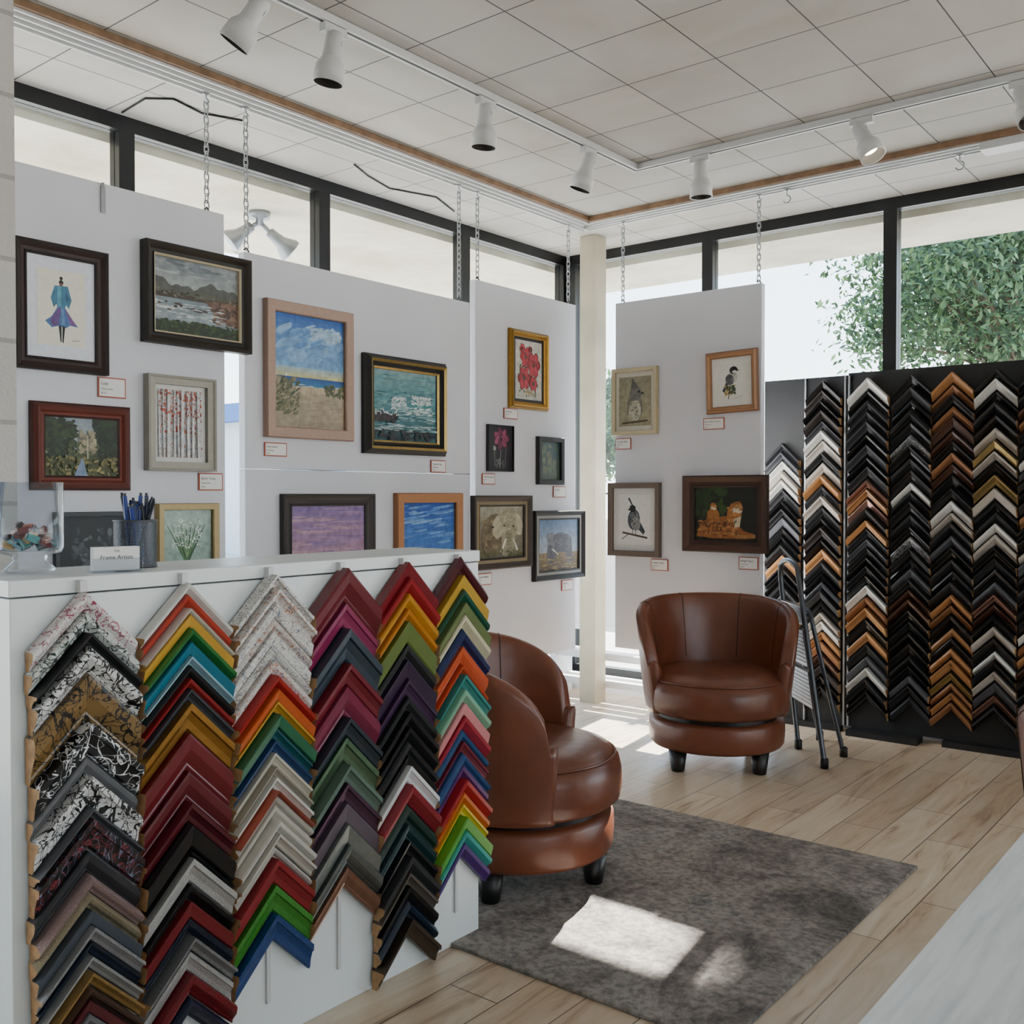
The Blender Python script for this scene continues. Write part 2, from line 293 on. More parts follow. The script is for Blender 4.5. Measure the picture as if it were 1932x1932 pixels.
# ---------------------------------------------------------------- pictures
PROF={'flat':[(0,0),(0,.8),(.08,1),(.9,.95),(1,.75),(1,.1)],
 'scoop':[(0,0),(0,.9),(.12,1),(.3,.85),(.55,.55),(.8,.5),(.85,.62),(1,.5),(1,.1)],
 'ridge':[(0,0),(0,.4),(.15,.6),(.35,1),(.55,.85),(.7,.5),(.85,.55),(1,.4),(1,.05)],
 'deep':[(0,0),(0,1),(.25,1),(.3,.8),(1,.75),(1,.1)]}
class Pic(MB):
    def __init__(s,w,h): super().__init__(); s.w=w; s.h=h; s.layer=0; s.rect=(-w/2,w/2,-h/2,h/2); s.base=.006
    def frame(s,fw,depth,prof,cols,m=None):
        pr=PROF[prof]; n=len(pr)-1; m=m or VM; w,h=s.w/2,s.h/2
        for i in range(n):
            c=cols[min(len(cols)-1,int(i*len(cols)/n))]
            mm=m
            if isinstance(c,tuple): c,mm=c
            a,b=pr[i],pr[i+1]
            def R(q):
                ins=q[0]*fw; y=-q[1]*depth; return [(-w+ins,y,-h+ins),(w-ins,y,-h+ins),(w-ins,y,h-ins),(-w+ins,y,h-ins)]
            A,B_=R(a),R(b)
            for k in range(4): s.face([A[k],A[(k+1)%4],B_[(k+1)%4],B_[k]],mm,hx(c))
        s.rect=(-w+fw,w-fw,-h+fw,h-fw); s.base=depth*.12+.004
    def plate(s,col,m=None,inset=None):
        if inset:
            x0,x1,z0,z1=s.rect; W,H=x1-x0,z1-z0; s.rect=(x0+inset[0]*W,x1-inset[1]*W,z0+inset[2]*H,z1-inset[3]*H)
        x0,x1,z0,z1=s.rect; s.base+=.0006; y=-s.base
        s.face([(x0,y,z0),(x1,y,z0),(x1,y,z1),(x0,y,z1)],m or VM,hx(col))
    def P(s,x,y):
        x0,x1,z0,z1=s.rect; x=min(max(x,0),1); y=min(max(y,0),1); return (x0+x*(x1-x0),-s.base-s.layer,z0+y*(z1-z0))
    def G(s,pts,col,m=None):
        s.layer+=.00003; c=hx(col) if isinstance(col,str) else col
        s.face([s.P(x,y) for x,y in pts],m or VP,c)
    def E(s,cx,cy,rx,ry,col,rot=0,n=14,jit=0):
        ca,sa=math.cos(rot),math.sin(rot); pts=[]
        for i in range(n):
            t=2*math.pi*i/n; j=1+random.uniform(-jit,jit); a,b=math.cos(t)*rx*j,math.sin(t)*ry*j
            pts.append((cx+a*ca-b*sa,cy+a*sa+b*ca))
        s.G(pts,col)
    def grad(s,y0,y1,c0,c1,n=14):
        s.layer+=.00003; a,b=hx(c0),hx(c1)
        for i in range(n):
            t0,t1=y0+(y1-y0)*i/n,y0+(y1-y0)*(i+1)/n
            s.face([s.P(0,t0),s.P(1,t0),s.P(1,t1),s.P(0,t1)],VP,mixc(a,b,(i+.5)/n))
    def ridge(s,y,amp,col,seed=0,base=0,fr=3,x0=0,x1=1,slope=0):
        r=random.Random(seed); ph=[r.uniform(0,6) for _ in range(4)]
        N_=28; top=[]
        for i in range(N_+1):
            x=x0+(x1-x0)*i/N_; t=i/N_
            top.append((x,y+slope*t+amp*(math.sin(fr*t*3+ph[0])*.5+math.sin(fr*t*7+ph[1])*.3+math.sin(fr*t*15+ph[2])*.2)))
        for i in range(N_): s.face([s.P(top[i][0],base),s.P(top[i+1][0],base),s.P(*top[i+1]),s.P(*top[i])],VP,hx(col))
        s.layer+=.00003
    def dabs(s,n,x0,x1,y0,y1,rx,ry,cols,seed=1,rot=None):
        r=random.Random(seed); n=int(n*2.2); rx*=.7; ry*=.7; lc=[hx(c) for c in cols]
        for i in range(n):
            x,y=r.uniform(x0,x1),r.uniform(y0,y1)
            random.seed(seed*1000+i); a,b_=r.choice(lc),r.choice(lc)
            s.layer-=.00002
            s.E(x,y,rx*r.uniform(.4,1.4),ry*r.uniform(.4,1.4),mixc(a,b_,r.random()*.6),rot if rot is not None else r.uniform(0,3),7,.25)
        s.layer+=.00002
    def line(s,x0,y0,x1,y1,wd,col,w2=None):
        asp=(s.rect[3]-s.rect[2])/(s.rect[1]-s.rect[0]); dx,dy=(x1-x0),(y1-y0)*asp; l=math.hypot(dx,dy) or 1; nx,ny=-dy/l*wd/2,dx/l*wd/2/asp
        k=1 if w2 is None else w2/wd
        s.G([(x0+nx,y0+ny),(x0-nx,y0-ny),(x1-nx*k,y1-ny*k),(x1+nx*k,y1+ny*k)],col)
    def place(s,name,wall,a0,a1,z0,z1,tilt=0):
        s.face([(-s.w/2,-.001,-s.h/2),(-s.w/2,-.001,s.h/2),(s.w/2,-.001,s.h/2),(s.w/2,-.001,-s.h/2)],M['rawwood'])
        c=(a0+a1)/2; zc=(z0+z1)/2
        if wall=='L': mt=Matrix.Translation((-3.188,c,zc))@Matrix.Rotation(math.pi/2,4,'Z')
        else: mt=Matrix.Translation((c,4.618,zc))
        if tilt: mt=mt@Matrix.Rotation(tilt,4,'Y')
        return s.obj(name,mat=mt)
def mk(a0,a1,z0,z1): return Pic(a1-a0,z1-z0)
r=(1.475,1.785,1.622,2.03); p=mk(*r); p.frame(.042,.03,'scoop',['#20120f','#2c1814','#1c0f0d']); p.plate('#d9dce6'); p.plate('#e3dfcf',inset=(.15,.15,.13,.12))
p.E(.5,.84,.05,.032,'#15100f'); p.E(.5,.895,.035,.025,'#1a1413'); p.G([(.46,.78),(.54,.78),(.53,.83),(.47,.83)],'#7a4a38')
p.G([(.36,.79),(.64,.8),(.72,.62),(.66,.5),(.60,.55),(.58,.5),(.42,.5),(.40,.55),(.34,.5),(.28,.62)],'#3c7a98'); p.G([(.42,.78),(.5,.79),(.5,.52),(.42,.52)],'#5aa0bc'); p.G([(.6,.76),(.66,.64),(.62,.56),(.58,.66)],'#2f5f86')
p.G([(.42,.51),(.58,.51),(.74,.36),(.86,.27),(.68,.28),(.6,.24),(.45,.26),(.3,.23),(.16,.31),(.3,.38)],'#4a6fa8'); p.G([(.44,.5),(.5,.5),(.44,.27),(.32,.25),(.26,.33)],'#6a4a86'); p.G([(.56,.5),(.6,.47),(.82,.29),(.7,.29)],'#7d4f8c'); p.G([(.5,.5),(.55,.48),(.58,.27),(.5,.28)],'#5f8fbe')
p.line(.47,.26,.49,.05,.06,'#20262c',.025); p.line(.55,.26,.53,.04,.06,'#1a2024',.025); p.line(.72,.08,.9,.09,.01,'#3a3a3a')
p.place('framed_picture_lady','L',*r)
r=(1.915,2.355,1.755,2.108); p=mk(*r); p.frame(.045,.045,'scoop',['#17130f','#2a211a','#1c1712','#b8a88c'],VM)
p.plate('#7c868c'); p.grad(.55,1,'#b0b4b2','#747e86'); p.dabs(16,0,1,.75,.98,.2,.05,['#8b9296','#6f777d','#b4b8b6'],3,0); p.ridge(.68,.09,'#595a57',4,.5); p.ridge(.6,.04,'#5b5c50',9,.5)
p.ridge(.53,.02,'#4a3f35',2,.3); p.grad(.18,.47,'#98a4a9','#7f8d96'); p.G([(.6,.5),(1,.56),(1,.2),(.85,.24),(.72,.3),(.66,.4)],'#6b4f41'); p.dabs(40,.7,1,.22,.5,.05,.03,['#7f5f4e','#4a382f','#93705b'],5)
p.dabs(30,0,.8,.22,.42,.09,.012,['#b5bdbf','#dfe3e2'],6,0); p.dabs(6,.05,.6,.3,.42,.05,.02,['#4b3b33','#5a4a42'],12,0); p.dabs(20,0,1,.5,.58,.03,.015,['#2c3324','#39402e','#8a8478'],7)
p.ridge(.16,.04,'#223018',11); p.dabs(60,0,1,0,.17,.03,.03,['#2f4420','#1b2612','#3f5528'],8)
p.place('framed_picture_seascape','L',*r)
r=(1.525,1.868,1.237,1.522); p=mk(*r); p.frame(.048,.03,'ridge',['#3a1712','#5a2419','#6b2e20','#3a1712']); p.plate('#a9b0b4'); p.grad(.3,1,'#b4b4ac','#8f9ca8'); p.G([(0,0),(1,0),(1,.35),(0,.35)],'#4f5230')
p.dabs(90,0,.40,.3,.95,.07,.07,['#20301a','#2d4022','#16220f','#3c4a2a'],21); p.dabs(90,.66,1,.3,1,.07,.07,['#1c2a18','#2a3b20','#14200f'],22); p.dabs(40,.3,.7,.3,.55,.05,.05,['#4a5534','#5f6844','#39442a'],25)
p.dabs(40,.46,.68,.4,.78,.03,.045,['#9f9478','#8a7f64','#b0a588'],23); p.line(.57,.28,.57,.7,.02,'#b8ae94'); p.dabs(60,0,1,.02,.32,.05,.03,['#8a7a4a','#5c6130','#3f4a24','#a2905c'],24); p.G([(.38,0),(.56,0),(.5,.3),(.48,.3)],'#7c8fae')
p.place('framed_picture_forest','L',*r)
r=(1.925,2.20,1.308,1.645); p=mk(*r); p.frame(.032,.035,'deep',['#8e8a80','#a19c90','#7c786e']); p.plate('#d8d6d2'); p.plate('#d2d4d6',VP,(.08,.08,.06,.06))
p.grad(0,.35,'#c8c2ba','#c4ccd4'); p.dabs(50,0,1,.05,.4,.03,.04,['#9aa4b0','#d0c8bc','#b8a898'],30); p.dabs(130,0,1,.35,1,.035,.022,['#b03a24','#c8552e','#8f2b1e','#d8b49a'],31); p.dabs(30,0,1,0,.2,.04,.02,['#a5432c','#8a9aa8','#c5b8a4'],32)
rb=random.Random(4); x=.03
while x<.98:
    w=rb.uniform(.03,.075); tp=rb.uniform(-.02,.02); p.line(x,0,x+tp,1,w,'#dfdedb',w*.8); p.dabs(8,x-w/2,x+w/2,0,1,.014,.007,['#2a2a2c','#6c6c70'],int(x*100)+40,0); p.line(x-w/2,0,x-w/2+tp,1,.007,'#6a6a70'); x+=w*.5+rb.uniform(.05,.12)
p.dabs(30,0,1,.6,1,.03,.02,['#b03a24','#c8552e'],33)
p.place('framed_picture_birch','L',*r)
r=(1.965,2.215,.93,1.192); p=mk(*r); p.frame(.024,.03,'flat',['#8f7c50','#b5a070','#6f6040']); p.plate('#a9bdb4'); p.grad(0,1,'#8aa79c','#b4c8c0')
for i in range(9): a=-.5+i*.12; p.line(.5,.1,.5+a*.8,.75,.05,['#3e6a3a','#54824a','#2e5230'][i%3],.01)
for i in range(6): p.line(.5,.2,.25+i*.1,.85,.008,'#8db17a')
p.dabs(60,.2,.8,.35,.85,.022,.02,['#f1f3ee','#dfe6e0'],51); p.place('framed_picture_lily','L',*r)
r=(1.60,1.86,.90,1.166); p=mk(*r); p.frame(.016,.02,'flat',['#3c4043','#50555a']); p.plate('#2b2f33'); p.dabs(24,.2,.8,.2,.8,.07,.05,['#4c5358','#3c4348','#646a6e'],52); p.place('framed_picture_chalk','L',*r)
r=(2.434,2.883,1.448,1.985); p=mk(*r); p.frame(.044,.03,'flat',['#937566','#a98b7a','#a98b7a','#8a6a58']); p.plate('#3a74c2'); p.grad(.5,1,'#7fb0da','#2c63b4'); p.grad(.44,.54,'#d8c878','#9fbfd0')
p.dabs(40,.1,.9,.60,.88,.16,.04,['#7fa9d6','#8fb6dc','#5f90ca'],61,.3); p.dabs(12,.5,.95,.8,.92,.1,.03,['#a8c6e0','#b8d0e6'],60,.2); p.grad(.37,.45,'#2f7fae','#1f4f9a'); p.dabs(12,.1,1,.36,.39,.1,.006,['#dfe6e6'],62,0)
p.grad(0,.37,'#a8967e','#c2ae90'); p.G([(0,.45),(.1,.44),(.28,.36),(.45,.28),(.52,.18),(.45,.05),(.3,0),(0,0)],'#a99a80'); p.dabs(70,0,.34,.12,.44,.045,.018,['#3f4a30','#5c6444','#7a7552','#8f8468'],63,.5); p.G([(.62,.25),(.8,.36),(1,.4),(1,.2),(.8,.2)],'#b0a086'); p.dabs(24,.72,1,.3,.4,.03,.02,['#4c5638','#6a6c4a'],64); p.dabs(26,.4,1,0,.3,.16,.012,['#b8a68c','#a2927c'],65,.1); p.G([(.15,.45),(.18,.45),(.165,.49)],'#f2f0e8')
p.place('framed_picture_beach','L',*r)
# crashing waves
r=(2.947,3.463,1.402,1.832); p=mk(*r); p.frame(.06,.045,'ridge',['#0e0d0d','#14110f',('#a88d50',VX),'#14110f','#171310',('#b79a5c',VX),'#15120f']); p.plate('#4f8088'); p.grad(.6,1,'#4f8a94','#86a8a8'); p.grad(0,.6,'#2f5a60','#4f8f98')
p.dabs(70,0,1,.3,.95,.14,.012,['#3f7c86','#5f98a0','#76a4a6'],71,.03); p.dabs(40,0,1,.5,.72,.08,.01,['#2f6a74','#8ab0b0'],68,.05)
p.G([(.28,.44),(.38,.55),(.46,.60),(.50,.54),(.58,.52),(.66,.60),(.74,.66),(.82,.60),(.92,.52),(.80,.44),(.5,.40)],'#3f8a8a'); p.G([(.42,.50),(.47,.60),(.52,.53),(.49,.47)],'#6fb4ac'); p.G([(.68,.52),(.75,.64),(.82,.56),(.76,.48)],'#6fb4ac')
p.dabs(46,.28,.50,.46,.62,.028,.016,['#e8ecea','#b6cece'],73,.7); p.dabs(56,.60,.90,.54,.66,.028,.016,['#eef0ee','#bcd2d0'],78,-.4); p.dabs(60,.30,.95,.38,.50,.045,.014,['#c8d8d8','#8ab4b6','#6a9ca0','#eef0ee'],79,.1)
p.dabs(40,.1,.95,.28,.38,.07,.010,['#7fb0b2','#a9c6c6','#3f7a82'],72,.05)
p.dabs(34,.02,.34,.26,.38,.045,.03,['#2b2527','#4b3b3a','#1c1a1c'],74); p.dabs(14,.0,.36,.36,.44,.03,.012,['#c8d6d6','#e4e8e6'],69); p.dabs(40,0,1,.02,.16,.05,.03,['#25282a','#38393a','#1b1c1e'],75); p.dabs(30,0,1,.14,.24,.09,.010,['#9ababc','#6a9296','#c8d8d8'],76,0)
p.place('framed_picture_wave','L',*r)
r=(2.512,3.005,.84,1.227); p=mk(*r); p.frame(.05,.03,'scoop',['#241f1e','#332c2a','#1d1918']); p.plate('#8a6a94'); p.grad(0,1,'#c08f9c','#7f6a9e'); p.dabs(40,0,1,.2,1,.3,.03,['#a888a8','#93729e','#b792a0','#8a70a2'],81,0); p.place('framed_picture_sunset','L',*r)
r=(3.137,3.575,.84,1.232); p=mk(*r); p.frame(.045,.03,'flat',['#8a5a38','#a8744a','#7a4c2e']); p.plate('#2a5cb4'); p.grad(0,1,'#4a86cc','#2450a8'); p.dabs(34,0,1,.2,.95,.24,.025,['#6f9fd8','#8cb0da','#3f74c4','#3466b8'],82,.12); p.place('framed_picture_sky','L',*r)
r=(3.945,4.268,1.665,2.068); p=mk(*r); p.frame(.036,.03,'ridge',[('#96702c',VX),('#c79a48',VX),('#a67c34',VX)]); p.plate('#2a2a28'); p.plate('#d9d5cc',VP,(.06,.06,.045,.045))
p.dabs(26,.12,.85,.05,.6,.03,.05,['#4a5a34','#6f7d4c','#8b8f6a'],91); p.line(.5,.05,.4,.6,.014,'#4a5a34'); p.line(.55,.05,.68,.6,.012,'#4a5a34')
for cx,cy,q in [(.26,.85,.11),(.38,.72,.20),(.68,.60,.25),(.32,.36,.23),(.66,.28,.15),(.55,.86,.07)]:
    for k in range(6):
        a=k*1.05; random.seed(k+int(cx*50)); X,Y=cx+math.cos(a)*q*.45,cy+math.sin(a)*q*.33
        p.E(X,Y,q*.62,q*.42,'#6c1820',a,10,.1); p.E(X,Y,q*.56,q*.38,['#a8242e','#c43a44','#b83040'][k%3],a,10,.15); p.E(X+.01,Y+.01,q*.22,q*.12,'#c8505a',a,8,.2)
    p.E(cx,cy,.05,.032,'#1c1416'); p.E(cx,cy,.02,.014,'#7a8a4a')
p.dabs(14,.3,.75,.05,.16,.03,.02,['#c79a48','#b0b49a'],92); p.place('framed_picture_poppies','L',*r)
r=(3.775,3.974,1.34,1.572); p=mk(*r); p.frame(.003,.02,'flat',['#1c1b20']); p.plate('#26242a',VP)
p.line(.5,.05,.55,.62,.02,'#8a8f88'); p.line(.3,.1,.28,.5,.015,'#8a8f88'); p.line(.7,.08,.75,.5,.015,'#7c8078')
for k in range(7): a=k*.9; random.seed(k); p.E(.55+math.cos(a)*.15,.72+math.sin(a)*.09,.18,.10,'#4c1c30',a,10,.1); p.E(.55+math.cos(a)*.15,.72+math.sin(a)*.09,.15,.08,['#8f3a5c','#a0486e','#702a48'][k%3],a,10,.15)
p.E(.55,.70,.05,.04,'#1a1418'); p.dabs(6,.24,.32,.46,.54,.03,.03,['#a8a8a4'],95); p.dabs(8,.35,.65,.08,.25,.06,.02,['#7a7f78'],96); p.place('canvas_pink_poppy','L',*r)
r=(4.178,4.405,1.278,1.53); p=mk(*r); p.frame(.026,.025,'flat',['#101110','#1a1c1a']); p.plate('#4f5f58'); p.grad(0,1,'#4a5a4c','#3c5058'); p.dabs(16,.1,.9,.1,.9,.15,.12,['#6a7a60','#3f5a48','#6f705c'],97); p.place('framed_picture_landscape','L',*r)
r=(3.655,4.112,.855,1.22); p=mk(*r); p.frame(.055,.035,'scoop',['#2a1f18','#3a2c22','#8a7a5c','#221914']); p.plate('#8a8372'); p.grad(0,1,'#6f6a5a','#8f8c80'); p.grad(.7,1,'#8f8a76','#a8a494')
p.G([(.03,.1),(.05,.55),(.12,.72),(.26,.84),(.42,.86),(.54,.8),(.58,.6),(.52,.3),(.5,.05),(.1,.0)],'#6d5f48'); p.dabs(26,.08,.5,.15,.75,.05,.07,['#75684e','#5c503c','#8a7a5c'],110)
p.G([(.40,.82),(.52,.92),(.66,.96),(.80,.9),(.88,.74),(.86,.5),(.8,.3),(.78,.02),(.52,.02),(.5,.4),(.42,.6)],'#a09a80'); p.G([(.40,.82),(.30,.7),(.30,.46),(.40,.36),(.50,.42),(.54,.6)],'#b4ad92'); p.G([(.82,.88),(.94,.80),(1,.62),(.96,.42),(.86,.44),(.82,.6)],'#bdb69c')
p.G([(.58,.55),(.74,.56),(.73,.30),(.76,.10),(.72,.0),(.62,.0),(.62,.25)],'#8c866c')
for i in range(6): p.line(.61,.1+.07*i,.74,.11+.07*i,.008,'#6a6450')
p.dabs(24,.45,.85,.5,.9,.05,.04,['#a8a288','#948e74','#b8b296'],111); p.G([(.58,.36),(.62,.36),(.52,.12),(.46,.10)],'#e8e4d4'); p.G([(.76,.36),(.79,.34),(.90,.12),(.84,.12)],'#e8e4d4'); p.E(.56,.62,.02,.02,'#1c1a16'); p.E(.77,.61,.02,.02,'#1c1a16'); p.E(.3,.6,.03,.02,'#2a241c'); p.dabs(24,0,1,0,.14,.06,.03,['#4c5230','#6b6a44'],98); p.place('framed_picture_elephants','L',*r)
r=(4.142,4.60,.77,1.14); p=mk(*r); p.frame(.05,.03,'scoop',['#141313','#1d1b1a','#8f8e8a','#141313']); p.plate('#7f92a8'); p.grad(.3,1,'#a4b0bc','#5a78a4'); p.grad(0,.35,'#5f4a3a','#8a7456')
p.G([(.2,.1),(.22,.5),(.35,.7),(.55,.75),(.75,.7),(.85,.5),(.85,.1),(.72,.1),(.68,.35),(.45,.35),(.42,.1)],'#5c5c66'); p.G([(.18,.72),(.36,.76),(.4,.45),(.28,.4)],'#74747e'); p.G([(.26,.5),(.32,.5),(.36,.15),(.3,.12)],'#4e4e58'); p.dabs(24,.3,.82,.4,.7,.05,.04,['#66666f','#52525c','#7a7a82'],112); p.line(.34,.42,.5,.3,.025,'#e8e6de',.01); p.dabs(34,0,1,0,.25,.02,.09,['#8a7650','#a3905f','#5f5236'],99,1.5); p.place('framed_picture_elephant','L',*r)
r=(-2.990,-2.708,1.546,1.905); p=mk(*r); p.frame(.022,.025,'flat',['#a89878','#c2b494','#8f8060']); p.plate('#cfcbbc'); p.plate('#a8a38c',VP,(.08,.08,.08,.08)); p.grad(0,1,'#a9a283','#8f8c74')
p.E(.5,.38,.24,.3,'#7a766a',.1,16,.05); p.E(.5,.3,.19,.22,'#c8c3b0',0,16,.05); p.E(.52,.66,.19,.15,'#74726c'); p.G([(.36,.74),(.42,.98),(.62,.77)],'#5c5a56'); p.E(.62,.69,.035,.028,'#111111'); p.G([(.69,.69),(.8,.65),(.69,.63)],'#2a2823'); p.dabs(30,.33,.64,.1,.5,.03,.05,['#a39d86','#7c776a','#c7c1a8'],101,1.4); p.line(.1,.06,.9,.1,.05,'#5a4a38'); p.place('framed_picture_titmouse','R',*r)
r=(-2.425,-2.142,1.635,1.945); p=mk(*r); p.frame(.034,.03,'ridge',['#7a5438','#9b7150','#b08660','#8a6244']); p.plate('#dcd9d2',None); p.plate('#e0ddd4',None,(.06,.06,.05,.05))
p.G([(.34,.5),(.42,.48),(.28,.26),(.22,.3)],'#3a3d42'); p.E(.5,.58,.17,.14,'#c4c2bc',.5); p.E(.44,.55,.12,.13,'#64676c',.6); p.dabs(14,.34,.54,.46,.64,.03,.02,['#3c3f44','#8c8f94'],104,.6); p.E(.56,.76,.12,.09,'#17181a'); p.E(.59,.72,.07,.035,'#e2e0da'); p.G([(.66,.77),(.75,.755),(.66,.74)],'#17181a'); p.dabs(30,.3,.62,.2,.42,.05,.04,['#2f4034','#4a5a48','#6a7a58','#c9a850'],102); p.line(.45,.45,.4,.1,.02,'#3f372c'); p.line(.55,.1,.8,.16,.008,'#444444')
p.place('framed_picture_chickadee','R',*r,tilt=-.025)
r=(-3.012,-2.688,.893,1.289); p=mk(*r); p.frame(.03,.028,'flat',['#54483f','#6a5c52','#463c34']); p.plate('#d6d5d2',None,(.0,0,0,0)); p.plate('#e0dfdb',None,(.12,.12,.1,.1))
p.line(.12,.24,.9,.14,.05,'#4f463c'); p.line(.3,.2,.1,.1,.02,'#4f463c'); p.G([(.55,.35),(.78,.2),(.83,.27),(.64,.5)],'#3c424c'); p.E(.48,.5,.19,.21,'#4c5460',-.3); p.E(.54,.42,.15,.14,'#8e8f90',-.3); p.E(.44,.72,.1,.075,'#22262c'); p.line(.44,.78,.32,.93,.03,'#1a1c20',.055); p.G([(.36,.73),(.28,.695),(.36,.68)],'#2a2a2a'); p.dabs(24,.38,.64,.38,.66,.03,.02,['#2b3038','#a8acb0','#6a5a48'],103); p.line(.45,.32,.44,.2,.015,'#333333'); p.line(.54,.3,.55,.19,.015,'#333333')
p.place('framed_picture_quail','R',*r)
# tiger lying with a cub at its shoulder, dark green ground
r=(-2.548,-2.085,.934,1.322); p=mk(*r); p.frame(.062,.035,'scoop',['#2c1810','#4a2a1a','#3a2014','#24130c']); p.plate('#12180e',VP); p.dabs(26,.5,1,.2,1,.16,.12,['#0c1009','#141a10'],104); p.dabs(24,0,.45,.4,1,.12,.10,['#20341a','#304a1c','#162210'],105); p.dabs(14,0,1,.02,.1,.12,.02,['#3a301c','#57482a'],107,0)
p.G([(.03,.07),(.05,.2),(.12,.34),(.24,.42),(.40,.44),(.54,.46),(.60,.40),(.70,.30),(.80,.18),(.98,.12),(.99,.05),(.86,.03),(.3,.03)],'#9a5c2a'); p.dabs(50,.07,.72,.08,.38,.07,.025,['#ac6e34','#7a4420','#bc8448'],106,.2); p.G([(.62,.12),(.82,.10),(.98,.11),(.98,.05),(.66,.04)],'#b07a40')
p.G([(.20,.38),(.21,.54),(.27,.60),(.36,.60),(.41,.50),(.41,.40)],'#a06830'); p.G([(.52,.36),(.54,.56),(.60,.70),(.70,.72),(.78,.62),(.76,.40),(.66,.26)],'#a5662c'); p.dabs(20,.54,.74,.34,.62,.04,.03,['#b87834','#8a5522','#c68e4e'],109); p.G([(.64,.40),(.76,.46),(.74,.26),(.66,.24)],'#d0c2a4')
for cx,cy,k in ((.31,.64,.50),(.70,.62,.80)):
    p.E(cx-.075*k,cy+.13*k,.03*k,.04*k,'#3a2412'); p.E(cx+.06*k,cy+.13*k,.03*k,.04*k,'#3a2412')
    p.E(cx,cy,.105*k,.15*k,'#b0702f'); p.dabs(10,cx-.07*k,cx+.05*k,cy,cy+.10*k,.03*k,.025*k,['#bf823e','#945c28'],int(cx*100)+120)
    p.E(cx+.035*k,cy-.07*k,.07*k,.065*k,'#d6c9b0'); p.E(cx+.07*k,cy-.02*k,.045*k,.05*k,'#c48a48'); p.E(cx+.095*k,cy-.045*k,.018*k,.018*k,'#5c2c22'); p.E(cx-.06*k,cy-.06*k,.04*k,.06*k,'#d6c9b0')
    for dx in (-.005,.07): p.E(cx+dx*k,cy+.035*k,.018*k,.016*k,'#d8c8a0'); p.E(cx+(dx+.004)*k,cy+.033*k,.009*k,.011*k,'#0c0a06')
    for i in range(4): p.line(cx-.105*k,cy+(.06-.05*i)*k,cx-.05*k,cy+(.045-.04*i)*k,.012*k,'#1a100a',.002)
    for i in range(3): p.line(cx+(.03*i-.02)*k,cy+.145*k,cx+(.025*i-.01)*k,cy+.085*k,.009*k,'#1a100a',.002)
for i in range(30): random.seed(i); x=.08+.62*random.random(); y=.08+.26*random.random(); p.line(x,y,x+.03,y+.085,.014,'#1a100a',.002)
p.place('framed_picture_tigers','R',*r)
def label(title,sub,price,wall,a0,a1,z0,z1):
    w,h=a1-a0,z1-z0; p=Pic(w,h); e=.004
    p.box(-w/2,w/2,-.0042,0,-h/2,h/2,M['cardb']); p.face([(-w/2+e,-.005,-h/2+e),(w/2-e,-.005,-h/2+e),(w/2-e,-.005,h/2-e),(-w/2+e,-.005,h/2-e)],M['card'])
    o=p.place('artwork_label',wall,a0,a1,z0,z1); s=h*.2
    text(title,s,o,(-w/2+.01,-.0055,h*.12),M['ink']); text(sub,s*.65,o,(-w/2+.01,-.0055,-h*.12),M['ink']); text(price,s*.65,o,(-w/2+.01,-.0055,-h*.33),M['ink'])
for L_ in [('Lady','Watercolor','$175','L',1.757,1.857,1.551,1.619),('Birch Trees','Watercolor','$150','L',2.143,2.246,1.239,1.303),('Dusk Beach','Oil Painting','$425','L',2.438,2.546,1.374,1.428),("Captain's Bay",'Oil Painting','$525','L',3.376,3.477,1.327,1.384),
 ('Red Poppies','Watercolor','$175','L',3.91,4.02,1.608,1.662),('Wild Pink Poppies','Acrylic','$75','L',3.741,3.839,1.275,1.329),('Iris Walk','Oil','$80','L',4.329,4.442,1.21,1.27),('Desert Majesty','Acrylic','$250','L',3.705,3.814,.779,.838),('Elephant','Acrylic','$250','L',4.407,4.507,.702,.76),
 ('Tiny But Bold','Watercolor','$80','R',-2.975,-2.876,1.47,1.53),('Bird of the Prairie','Watercolor','$90','R',-2.443,-2.326,1.556,1.614),('Dragon Quail','Watercolor','$90','R',-2.75,-2.647,.823,.884),('Bengal Tigers','Oil Painting','$350','R',-2.243,-2.14,.852,.915)]: label(*L_)
# ---------------------------------------------------------------- chevron corner samples
def chevron(b,origin,axis,normal,hw,t,col,m,style,dep=.024,lift=0.0,gap=1.0):
    o=Vector(origin); ax=Vector(axis); nn=Vector(normal); Z=Vector((0,0,1))
    st=[ [(0,0),(0,.85),(.10,1),(.42,.95),(.82,.55),(.88,.6),(1,.5),(1,0)],
         [(0,0),(0,.9),(.08,1),(.9,.92),(1,.8),(1,0)],
         [(0,0),(0,1),(.25,1),(.3,.8),(.6,.62),(.9,.6),(1,.45),(1,0)],
         [(0,0),(0,.5),(.15,.75),(.35,1),(.6,.85),(.8,.5),(1,.45),(1,0)]][style]
    t2=t*gap
    def pt(s,q): return o+ax*s-Z*(q[0]*t2+abs(s))+nn*(q[1]*dep+(lift*(1-q[0]) if q[1]>0 else 0))
    rows=[[pt(s,q) for q in st] for s in (-hw,0,hw)]
    for i in (0,1):
        for j in range(len(st)-1):
            b.face([rows[i][j],rows[i][j+1],rows[i+1][j+1],rows[i+1][j]],m,col)
    b.face(rows[0],M['rawwood']); b.face(rows[2][::-1],M['rawwood'])
CT={'d':VM,'g':VG,'t':VT,'x':VX}
